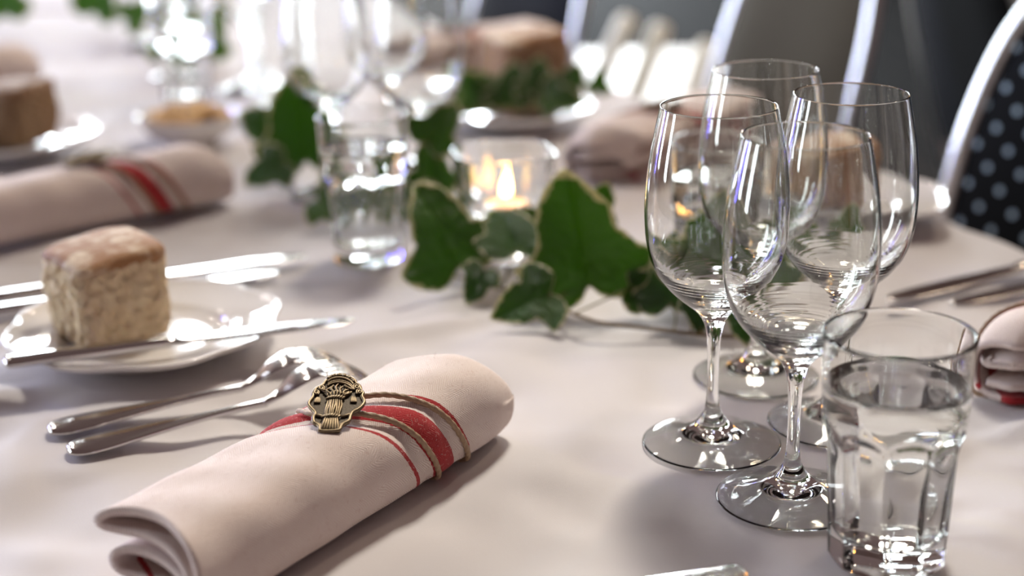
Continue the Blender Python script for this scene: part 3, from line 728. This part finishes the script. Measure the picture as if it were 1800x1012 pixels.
# ------------------------------------------------------------------ cutlery
def loft(secs, n=14):
    """sections (s along +x, half width, half thickness, z centre) -> closed solid"""
    V = []; Fc = []; S = catmull([(a, b, c) for a, b, c, d in secs], len(secs) * 5); Z = catmull([(d, 0, 0) for *_, d in secs], len(secs) * 5)
    for p, z in zip(S, Z):
        for k in range(n):
            a = 2 * math.pi * k / n; c, s = math.cos(a), math.sin(a)
            V.append(Vector((p.x, math.copysign(abs(c) ** 0.8, c) * max(p.y, 1e-4), z.x + math.copysign(abs(s) ** 0.8, s) * max(p.z, 5e-5))))
    m_ = len(S)
    for i in range(m_ - 1):
        for k in range(n):
            l = (k + 1) % n; Fc.append((i * n + l, i * n + k, (i + 1) * n + k, (i + 1) * n + l))
    Fc.append(tuple(range(n))); Fc.append(tuple(reversed(range((m_ - 1) * n, m_ * n))))
    return V, Fc
def build_fork(label):
    root = thing('table_fork', label, 'fork')
    v, f = loft([(0.0, 0.003, 0.001, 0.0032), (0.002, 0.0080, 0.0022, 0.0036), (0.010, 0.0122, 0.0026, 0.0040), (0.025, 0.0120, 0.0026, 0.0050), (0.050, 0.0082, 0.0024, 0.0070), (0.080, 0.0042, 0.0021, 0.0090), (0.105, 0.0030, 0.0022, 0.0105), (0.120, 0.0032, 0.0021, 0.0110)])
    mesh_obj('handle', v, f, M_STEEL, root)
    v, f = loft([(0.118, 0.0032, 0.0020, 0.0110), (0.128, 0.0058, 0.0016, 0.0150), (0.138, 0.0112, 0.0012, 0.0215), (0.148, 0.0134, 0.0010, 0.0262), (0.157, 0.0137, 0.0009, 0.0272)])
    mesh_obj('head', v, f, M_STEEL, root)
    for k in range(4):
        y = (k - 1.5) * 0.0074
        v, f = loft([(0.153, 0.0022, 0.0009, 0.0270), (0.169, 0.0016, 0.0011, 0.0250), (0.184, 0.0014, 0.0011, 0.0165), (0.198, 0.0009, 0.0008, 0.0025)], 10)
        for p in v: p.y += y * (1 - 0.05 * (p.x - 0.152) / 0.046)
        mesh_obj('tine', v, f, M_STEEL, root)
    return root
def build_knife(label):
    root = thing('table_knife', label, 'knife')
    v, f = loft([(0.0, 0.004, 0.0012, 0.0042), (0.002, 0.0082, 0.0026, 0.0042), (0.008, 0.0092, 0.0032, 0.0042), (0.040, 0.0074, 0.0036, 0.0042), (0.080, 0.0066, 0.0036, 0.0042), (0.098, 0.0060, 0.0034, 0.0042), (0.103, 0.0055, 0.0026, 0.0042)])
    mesh_obj('handle', v, f, M_STEEL, root)
    v, f = loft([(0.102, 0.0055, 0.0022, 0.0042), (0.110, 0.0078, 0.0012, 0.0040), (0.140, 0.0092, 0.0009, 0.0036), (0.180, 0.0096, 0.0008, 0.0032), (0.205, 0.0082, 0.0007, 0.0030), (0.216, 0.0045, 0.0005, 0.0030), (0.2195, 0.0010, 0.0003, 0.0030)])
    mesh_obj('blade', v, f, M_STEEL, root)
    return root
def lay(o, a, b, L):
    """lay a piece with its handle end at a, pointing to b"""
    a, b = Vector(a), Vector(b); d = b - a
    o.location = a; o.rotation_euler = (0, -math.atan2(d.z, math.hypot(d.x, d.y)), math.atan2(d.y, d.x)); o.scale = (d.length / L,) * 3; return o
fk = build_fork('steel table fork on the bread plate side of the pair'); fk['group'] = 'forks'
lay(fk, (-0.284, 0.877, 0.0002), (-0.098, 0.948, 0.0002), 0.198)
fk2 = dup(fk, 'steel table fork on the napkin side of the pair'); lay(fk2, (-0.264, 0.846, 0.0002), (-0.081, 0.926, 0.0002), 0.198)
kn = build_knife('steel butter knife laid across the near plate in front of the bread'); kn['group'] = 'knives'
lay(kn, (-0.327, 0.939, 0.0205), (-0.108, 1.010, 0.0205), 0.2195)
k2 = dup(kn, 'steel knife behind the bread, on the napkin side'); lay(k2, (-0.412, 1.125, 0.0), (-0.167, 1.2265, 0.0), 0.2195)
k3 = dup(kn, 'steel knife behind the bread, on the plate side'); lay(k3, (-0.415, 1.088, 0.0), (-0.184, 1.1835, 0.0), 0.2195)
k4 = dup(kn, 'steel knife whose tip reaches behind the near tumbler, closer to the dotted chair'); lay(k4, (0.490, 1.205, 0.0), (0.276, 1.088, 0.0), 0.2195)
k5 = dup(kn, 'steel knife lying closest to the rolled napkin at the picture edge'); lay(k5, (0.500, 1.165, 0.0), (0.320, 1.078, 0.0), 0.2195)
k6 = dup(kn, 'blurred knife lying behind the medallion napkin near the snack bowl'); lay(k6, (-0.60, 1.46, 0.0), (-0.40, 1.565, 0.0), 0.2195)
k7 = dup(kn, 'steel utensil end just entering at the bottom edge'); p0, p1 = at_z(1312, 1031), at_z(1100, 1060); p0.z = 0.003; p1.z = 0.003; lay(k7, p0, p0 + (p1 - p0).normalized() * 0.2195, 0.2195)

# ------------------------------------------------------------------ tealight in a glass
def build_candle():
    c = Vector((-0.0045, 1.225, 0))
    root = thing('tealight_holder', 'clear glass votive holder standing behind the ivy leaves', 'candle holder', c)
    prof = [(0.0, 0.030), (0.020, 0.030), (0.0265, 0.0315), (0.0305, 0.036), (0.0335, 0.052), (0.0360, 0.072), (0.0375, 0.0870), (0.0380, 0.0882), (0.0390, 0.0886), (0.0398, 0.0878), (0.0400, 0.0865), (0.0385, 0.070), (0.0360, 0.050), (0.0330, 0.030), (0.0290, 0.018), (0.0245, 0.0105), (0.0240, 0.0080), (0.0290, 0.0045), (0.0310, 0.0025), (0.0305, 0.0005), (0.026, 0.0), (0.0, 0.0015)]
    pr = [(max(0, p.x), p.y) for p in catmull([(a, b, 0) for a, b in prof], 90)]; pr[0] = (0, pr[0][1]); pr[-1] = (0, pr[-1][1])
    def square(a, r, z):
        k = min(1, max(0, (z - 0.012) / 0.02)); p = 4.5
        return r * (1 + k * 0.92 * ((abs(math.cos(a)) ** p + abs(math.sin(a)) ** p) ** (-1 / p) - 1) * (1 if r > 0.022 else 0))
    v, f = lathe(pr, 96, square); mesh_obj('glass', v, [tuple(reversed(q)) for q in f], M_GLASS, root)
    root.rotation_euler = (0, 0, R(12))
    t = thing('tealight_candle', 'lit tealight glowing inside the glass votive holder', 'candle', c + Vector((0.001, 0, 0.0312)))
    v, f = lathe([(0.0, 0.0), (0.0188, 0.0), (0.0192, 0.0006), (0.0193, 0.0155), (0.0190, 0.0158), (0.0186, 0.0150), (0.0185, 0.0008), (0.0, 0.0006)], 48); mesh_obj('cup', v, f, M_ALU, t)
    v, f = lathe([(0.0, 0.0008), (0.0183, 0.0010), (0.0183, 0.0146), (0.0165, 0.0138), (0.004, 0.0128), (0.0, 0.0128)], 48); mesh_obj('wax', v, f, M_WAX, t)
    v, f = tube([(0, 0, 0.0120), (0.0004, 0, 0.0160), (0.0010, 0, 0.0195)], 0.0006, 8); mesh_obj('wick', v, f, M_WICK, t)
    fp = [(0.0, 0.0170), (0.0022, 0.0180), (0.0042, 0.0215), (0.0047, 0.0260), (0.0038, 0.0320), (0.0020, 0.0390), (0.0006, 0.0440), (0.0, 0.0455)]
    fp = [(max(0, p.x), p.y) for p in catmull([(a, b, 0) for a, b in fp], 30)]; fp[0] = (0, fp[0][1]); fp[-1] = (0, fp[-1][1])
    v, f = lathe(fp, 24)
    for p in v: p.x += 0.0015 * max(0, (p.z - 0.022) / 0.02) ** 1.3
    mesh_obj('flame', v, f, M_FLAME, t)
build_candle()

# ------------------------------------------------------------------ ivy
OUT = [(0.0, -0.02), (0.10, -0.11), (0.26, -0.17), (0.44, -0.12), (0.58, 0.03), (0.645, 0.20), (0.60, 0.29), (0.48, 0.34), (0.39, 0.42), (0.37, 0.53), (0.345, 0.66), (0.28, 0.80), (0.18, 0.94), (0.07, 1.05), (0.0, 1.09)]
def leaf_mesh(seed):
    rnd = random.Random(seed)
    asym = rnd.uniform(-0.06, 0.06)
    rp = [(x * rnd.uniform(0.93, 1.07), y + rnd.uniform(-.02, .02)) for x, y in OUT]; lp = [(-x * rnd.uniform(0.93, 1.07), y + rnd.uniform(-.02, .02)) for x, y in OUT[1:-1]]
    pts = catmull([(x + asym * y, y, 0) for x, y in rp + list(reversed(lp))], 84, closed=True)
    n = len(pts); c = Vector((0, 0.22, 0)); V = []; mg = []; ve = []; Fc = []
    rings = [1.0, 0.94, 0.86, 0.72, 0.55, 0.36, 0.18]
    tips = [Vector((0, 1.1, 0)), Vector((0.62, 0.22, 0)), Vector((-0.62, 0.22, 0)), Vector((0.3, -0.12, 0)), Vector((-0.3, -0.12, 0))]
    cup = rnd.uniform(0.15, 0.38); fold = rnd.uniform(0.15, 0.5); wv = rnd.uniform(0, 6); base = Vector((0, 0.02, 0))
    def shape(p):
        z = -cup * ((p.x ** 2) * 0.8 + (p.y - 0.3) ** 2 * 0.7) + fold * abs(p.x) * 0.55 + 0.025 * math.sin(6 * p.x + 5 * p.y + wv)
        return Vector((p.x, z * -1.0, p.y))
    def veinval(p):
        d = 9
        for t in tips:
            ab = t - base; k = max(0, min(1, (p - base).dot(ab) / ab.length_squared)); d = min(d, (p - base - ab * k).length - 0.004 * (1 - k))
        return max(0, 1 - d / 0.022)
    for q in rings:
        for p in pts:
            s = c + (p - c) * q; V.append(shape(s)); mg.append(q); ve.append(veinval(s))
    V.append(shape(c)); mg.append(0.0); ve.append(0.6)
    for r_ in range(len(rings) - 1):
        for k in range(n):
            l = (k + 1) % n; Fc.append((r_ * n + k, r_ * n + l, (r_ + 1) * n + l, (r_ + 1) * n + k))
    o = (len(rings) - 1) * n
    for k in range(n): Fc.append((o + k, o + (k + 1) % n, len(V) - 1))
    me = bpy.data.meshes.new('leaf'); me.from_pydata([tuple(v) for v in V], [], Fc)
    me.polygons.foreach_set('use_smooth', [True] * len(me.polygons))
    for an, vals in (('margin', mg), ('vein', ve)):
        a = me.attributes.new(an, 'FLOAT', 'POINT'); a.data.foreach_set('value', vals)
    me.materials.append(M_LEAF); return me
LEAVES = [leaf_mesh(s) for s in (1, 2, 3, 4, 5, 6)]
def build_ivy(label, stem, leaves, seed, zmin=0.003):
    """stem: world points; leaves: (base point, size, roll deg, pitch deg, yaw deg, mesh index)"""
    rnd = random.Random(seed)
    root = thing('ivy_garland', label, 'ivy', stem[len(stem) // 2], group='ivy garlands'); o = Vector(stem[len(stem) // 2])
    path = catmull([Vector(p) - o for p in stem], 10 * len(stem))
    k = len(path); v, f = tube(path, [0.0017 - 0.0007 * i / k for i in range(k)], 8); mesh_obj('stem', v, f, M_TWIG, root)
    for (bp, size, roll, pitch, yaw, mi) in leaves:
        rot = Euler((0, 0, R(yaw))).to_matrix() @ Euler((R(pitch), 0, 0)).to_matrix() @ Euler((0, R(roll), 0)).to_matrix()
        bp = Vector(bp) - o
        low = bp.z + o.z + min((rot @ v.co).z for v in LEAVES[mi % 6].vertices) * size
        if low < zmin: bp.z += zmin - low                       # no leaf dips into the cloth
        lf = bpy.data.objects.new('leaf', LEAVES[mi % 6]); link(lf, root)
        lf.location = bp; lf.scale = (size,) * 3
        lf.rotation_euler = rot.to_euler()
        md = lf.modifiers.new('thickness', 'SOLIDIFY'); md.thickness = 0.006; md.offset = 0
        nb = min(path, key=lambda p: (p - bp).length)
        mid = (nb + bp) / 2 + Vector((rnd.uniform(-.004, .004), rnd.uniform(-.004, .004), 0.002))
        v, f = tube(catmull([nb, mid, bp], 8), 0.0008, 6); mesh_obj('petiole', v, f, M_PETIOLE, root)
    return root
def L(px, py, Y, size, roll=0, pitch=-20, yaw=0, mi=0): return (at_y(px, py, Y), size, roll, pitch, yaw, mi)
S = lambda px, py, z=0.004: at_z(px, py, z)
build_ivy('variegated ivy trail running from the wine glasses to the tealight',
          [S(1420, 600), S(1310, 592), S(1235, 588), S(1150, 578, 0.008), S(1060, 568, 0.010), S(1000, 548, 0.012), S(930, 520, 0.008), S(850, 500, 0.006), S(790, 480, 0.005), S(740, 452, 0.004)],
          [L(1035, 548, 1.085, 0.081, -8, -12, 6, 0),      # the big leaf in front of the tealight
           L(806, 500, 1.140, 0.066, -20, -18, 20, 1),
           L(908, 440, 1.130, 0.050, -8, -60, 5, 2),
           L(1042, 388, 1.180, 0.030, 25, -10, 0, 3),
           L(968, 562, 1.055, 0.042, -112, -35, 0, 4),
           L(1178, 548, 1.060, 0.045, -14, -25, -30, 5),
           L(1110, 520, 1.080, 0.034, 105, -40, 0, 1),
           L(1222, 548, 1.030, 0.022, 175, -30, 0, 2),
           L(1296, 556, 1.010, 0.030, 176, -30, 10, 3),
           L(1235, 492, 1.052, 0.058, 12, -4, -12, 4),
           L(1362, 520, 1.060, 0.036, -6, -20, 10, 5),
           L(960, 418, 1.170, 0.034, -40, -20, 20, 0),
           L(852, 520, 1.105, 0.026, -150, -30, 0, 2)], 1)
build_ivy('sprig of ivy twining up beside the votive and far tumbler',
          [S(768, 452), S(778, 405, 0.01), S(770, 350, 0.03), S(765, 320, 0.03), S(740, 300, 0.02), S(690, 300, 0.01)],
          [L(752, 250, 1.33, 0.040, 35, -15, 0, 1), L(760, 330, 1.322, 0.042, 10, -20, 30, 2), L(775, 372, 1.30, 0.035, -150, -20, 0, 3), L(748, 420, 1.25, 0.036, 170, -30, 20, 4), L(720, 400, 1.32, 0.036, -30, -30, 0, 5)], 2)
build_ivy('blurred bright green ivy behind the far tumbler',
          [S(610, 392), S(560, 372, 0.006), S(518, 335, 0.008), S(500, 285, 0.01), S(495, 225, 0.01)],
          [L(540, 322, 1.495, 0.078, -5, -10, 10, 0), L(512, 270, 1.56, 0.055, -60, -20, 0, 2), L(518, 205, 1.60, 0.045, 15, -10, 30, 3), L(590, 362, 1.345, 0.042, 60, -20, 0, 4), L(560, 395, 1.33, 0.035, 120, -40, 0, 5), L(660, 352, 1.335, 0.045, 20, -20, 0, 1), L(500, 310, 1.46, 0.04, -120, -30, 0, 1)], 3)
build_ivy('blurred ivy lying on the plate across the table',
          [S(815, 200, 0.024), S(880, 195, 0.026), S(940, 192, 0.026), S(1000, 185, 0.024), S(1050, 165, 0.026)],
          [L(845, 205, 1.690, 0.042, -25, -15, 20, 0), L(895, 205, 1.685, 0.045, 5, -10, -10, 1), L(940, 200, 1.685, 0.046, 20, -15, 20, 2), L(985, 205, 1.69, 0.042, 35, -20, 0, 3), L(870, 190, 1.70, 0.040, -50, -20, 0, 4), L(1050, 160, 1.73, 0.026, 10, -10, 0, 5), L(820, 165, 1.74, 0.030, -30, 0, 0, 2), L(960, 215, 1.67, 0.04, 100, -30, 0, 4)], 4, 0.0215)
build_ivy('far ivy at the top edge, down the table',
          [S(0, 20), S(70, 18, 0.02), S(150, 20, 0.02), S(240, 40, 0.01), S(300, 60, 0.01)],
          [L(10, 25, 2.50, 0.07, 0, -10, 0, 1), L(165, 25, 2.50, 0.07, 20, -10, 0, 2), L(225, 60, 2.40, 0.05, 60, -20, 0, 3), L(300, 110, 2.15, 0.05, -10, -10, 0, 4), L(360, 120, 2.15, 0.06, 20, -10, 0, 5), L(345, 60, 2.3, 0.05, 0, 0, 0, 0)], 5)
build_ivy('small leafed ivy tips seen through the wine glass bowls',
          [S(1340, 560), S(1400, 520, 0.015), S(1450, 490, 0.03), S(1500, 470, 0.03)],
          [L(1500, 430, 1.150, 0.030, 10, -15, 0, 1), L(1420, 440, 1.16, 0.024, -60, -20, 0, 2), L(1455, 470, 1.14, 0.022, 30, -20, 0, 3), L(1395, 470, 1.13, 0.022, -20, -20, 0, 4)], 6)

# ------------------------------------------------------------------ snack bowl and ribbed carafe far down the table
bowl_c = Vector((-0.345, 1.665, 0))
pr = [(p.x, p.y) for p in catmull([(a, b, 0) for a, b in [(0.0, 0.006), (0.025, 0.007), (0.042, 0.016), (0.0525, 0.030), (0.0550, 0.0325), (0.0565, 0.0310), (0.046, 0.014), (0.030, 0.003), (0.026, 0.0), (0.0, 0.002)]], 50)]
pr = [(max(0, a), b) for a, b in pr]; pr[0] = (0, pr[0][1]); pr[-1] = (0, pr[-1][1])
v, f = lathe(pr, 64); bw = mesh_obj('snack_bowl', v, [tuple(reversed(q)) for q in f], M_PORC); bw.location = bowl_c
tag(bw, 'blurred small white bowl of golden snacks behind the medallion napkin', 'bowl')
parts = []; rnd = random.Random(5)
for i in range(90):
    a, q = rnd.uniform(0, 6.28), math.sqrt(rnd.random()) * 0.042
    parts.append(sphere((q * math.cos(a), q * math.sin(a), 0.026 + 0.012 * (1 - (q / 0.045) ** 2) + rnd.uniform(-.003, .003)), rnd.uniform(0.005, 0.008), 8, 5, 0.7))
parts.append(lathe([(0.0, 0.010), (0.038, 0.018), (0.044, 0.024), (0.0, 0.030)], 24))
v, f = join(parts); o = mesh_obj('snack_pieces', v, f, M_NUT); o.location = bowl_c; tag(o, 'golden toasted snacks heaped in the small white bowl', 'snack', kind='stuff')
pr = []
for i in range(120):
    z = 0.004 + 0.236 * i / 119; r = 0.036 - 0.012 * max(0, (z - 0.15) / 0.09) ** 1.5 + 0.0009 * math.sin(z * 2 * math.pi / 0.0085); pr.append((r, z))
inn = [(r - 0.0028, max(z, 0.010)) for r, z in reversed(pr)]
prof = [(0.0, 0.0005), (0.033, 0.0)] + pr + inn + [(0.0, 0.010)]
v, f = lathe(prof, 64); car = mesh_obj('glass_carafe', v, f, M_GLASS); car.location = (-0.262, 1.800, 0.0005)
tag(car, 'blurred ribbed clear glass carafe standing behind the snack bowl', 'carafe')

# ------------------------------------------------------------------ chairs beyond the table
def build_chair(label, fabric):
    """origin on the floor under the seat; the sitter faces local -y (towards the table when placed)"""
    root = thing('banquet_chair', label, 'chair', group='banquet chairs along the table')
    # seat
    def pad(w0, d0, h0, z0, n=40):
        V = []; Fc = []; rings = []
        for t, k in ((0, .96), (0.15, 1.0), (0.6, 1.0), (0.85, .97), (1.0, .88), (1.05, .6), (1.06, .25)):
            ring = []
            for j in range(n):
                a = 2 * math.pi * j / n; c, s = math.cos(a), math.sin(a); p = 4; rr = (abs(c) ** p + abs(s) ** p) ** (-1 / p)
                V.append(Vector((rr * c * w0 / 2 * k, rr * s * d0 / 2 * k, z0 + h0 * t))); ring.append(len(V) - 1)
            rings.append(ring)
        for A, B in zip(rings, rings[1:]):
            for j in range(n): Fc.append((A[j], A[(j + 1) % n], B[(j + 1) % n], B[j]))
        Fc.append(tuple(rings[-1])); Fc.append(tuple(reversed(rings[0]))); return V, Fc
    v, f = pad(0.43, 0.42, 0.05, 0.43); mesh_obj('seat', v, f, M_SEAT, root)
    # hoop of the back: an arch of chrome tube leaning backwards (+y)
    def back_pt(x, z): return Vector((x, 0.19 + 0.28 * (z - 0.45), z))
    hoop = [(-0.19, 0.40), (-0.205, 0.52), (-0.205, 0.64), (-0.195, 0.76), (-0.165, 0.86), (-0.11, 0.925), (-0.04, 0.952), (0.04, 0.952), (0.11, 0.925), (0.165, 0.86), (0.195, 0.76), (0.205, 0.64), (0.205, 0.52), (0.19, 0.40)]
    hp = catmull([back_pt(x, z) for x, z in hoop], 90); v, f = tube(hp, 0.0115, 14); mesh_obj('back_frame', v, f, M_CHROME, root)
    inner = [p for p in hp if p.z > 0.50]; n = len(inner)
    V = []; uv = []; Fc = []
    cx = Vector((0, 0, 0))
    rings = [1.0, 0.985, 0.95, 0.85, 0.65, 0.4, 0.2]; cz = 0.72; cpt = back_pt(0, cz)
    for side in (-1, 1):
        for q in rings:
            for p in inner:
                s = cpt + (p - cpt) * (q * 0.975); off = 0.018 * (1 - q ** 6) + (0.002)
                V.append(s + Vector((0, side * off, 0))); uv.append((s.x + 0.5, s.z))
    R_ = len(rings)
    for si in (0, 1):
        o_ = si * R_ * n
        for r_ in range(R_ - 1):
            for k in range(n):
                l = (k + 1) % n; q = (o_ + r_ * n + k, o_ + r_ * n + l, o_ + (r_ + 1) * n + l, o_ + (r_ + 1) * n + k)
                Fc.append(q if si else tuple(reversed(q)))
        q = tuple(o_ + (R_ - 1) * n + k for k in range(n)); Fc.append(q if si else tuple(reversed(q)))
    for k in range(n):
        l = (k + 1) % n; Fc.append((k, l, R_ * n + l, R_ * n + k))
    mesh_obj('backrest', V, Fc, fabric, root, uv=uv)
    for sx in (-1, 1):
        v, f = tube([(sx * 0.195, -0.18, 0.43), (sx * 0.20, -0.195, 0.20), (sx * 0.205, -0.205, 0.003)], 0.0115, 12); mesh_obj('leg', v, f, M_CHROME, root)
        v, f = tube([(sx * 0.19, 0.18, 0.43), (sx * 0.195, 0.21, 0.2), (sx * 0.205, 0.25, 0.003)], 0.0115, 12); mesh_obj('leg', v, f, M_CHROME, root)
    return root
ch = build_chair('black chair with pale dotted backrest and chrome hoop closest to the wine glasses', M_DOTS)
def seat_chair(o, px, py, Y, side, zloc, rot):
    # put one upright of the hoop (side -1 or 1, at height zloc above the floor) where the photograph shows it
    t = at_y(px, py, Y); lx, ly = 0.205 * side, 0.19 + 0.28 * (zloc - 0.45); c, q = math.cos(R(rot)), math.sin(R(rot))
    o.location = (t.x - (lx * c - ly * q), t.y - (lx * q + ly * c), FLOOR_Z); o.rotation_euler = (0, 0, R(rot))
seat_chair(ch, 1668, 370, 1.62, -1, 0.70, -45)
c2 = build_chair('olive grey chair with chrome hoop behind the wine glasses', M_LIT_BLACK); seat_chair(c2, 1548, 40, 2.15, 1, 0.80, -71)
M_NAVY = mat_simple('dark_navy_upholstery', (0.007, 0.008, 0.012), 0.8, 0, 0.2, 90, 0.0006, Specular_IOR_Level=0.15)
c3 = build_chair('dark navy chair at the top edge behind the bread and ivy plate', M_NAVY); seat_chair(c3, 1032, 30, 2.70, 1, 0.76, -64)
c4 = build_chair('dark chair in the shade between the olive chair and the dotted chair', M_NAVY); seat_chair(c4, 1610, 100, 2.6, 1, 0.70, 100)
# made-up pale frame farther back, standing in for unidentified bright bars
pc_o = Vector((0.36, 3.52, FLOOR_Z))
pc = thing('standin_slat_frame', 'blurred pale chair with three slanted cream slats and pale seat', 'chair', pc_o)
for (ta, tb) in (((1106, 28), (1048, 150)), ((1164, 42), (1108, 190)), ((1246, 74), (1218, 160))):
    a, b = at_y(*tb, 3.22) - pc_o, at_y(*ta, 3.26) - pc_o
    a = a + (a - b) * ((0.445 - a.z) / (a - b).z)              # run down to the seat
    v, f = tube(catmull([a, (a + b) / 2, b], 12), [0.021] * 12 + [0.014], 12); mesh_obj('slat', v, f, M_PALE, pc)
v, f = box((0.02, 0.04, 0.43), (0.50, 0.70, 0.04)); bevel(mesh_obj('seat', v, f, M_PALE, pc, False), 0.01)
for sx in (-1, 1):
    for sy in (-1, 1):
        v, f = tube([(0.02 + sx * 0.21, 0.04 + sy * 0.30, 0.002), (0.02 + sx * 0.21, 0.04 + sy * 0.30, 0.42)], 0.017, 10); mesh_obj('leg', v, f, M_PALE, pc)
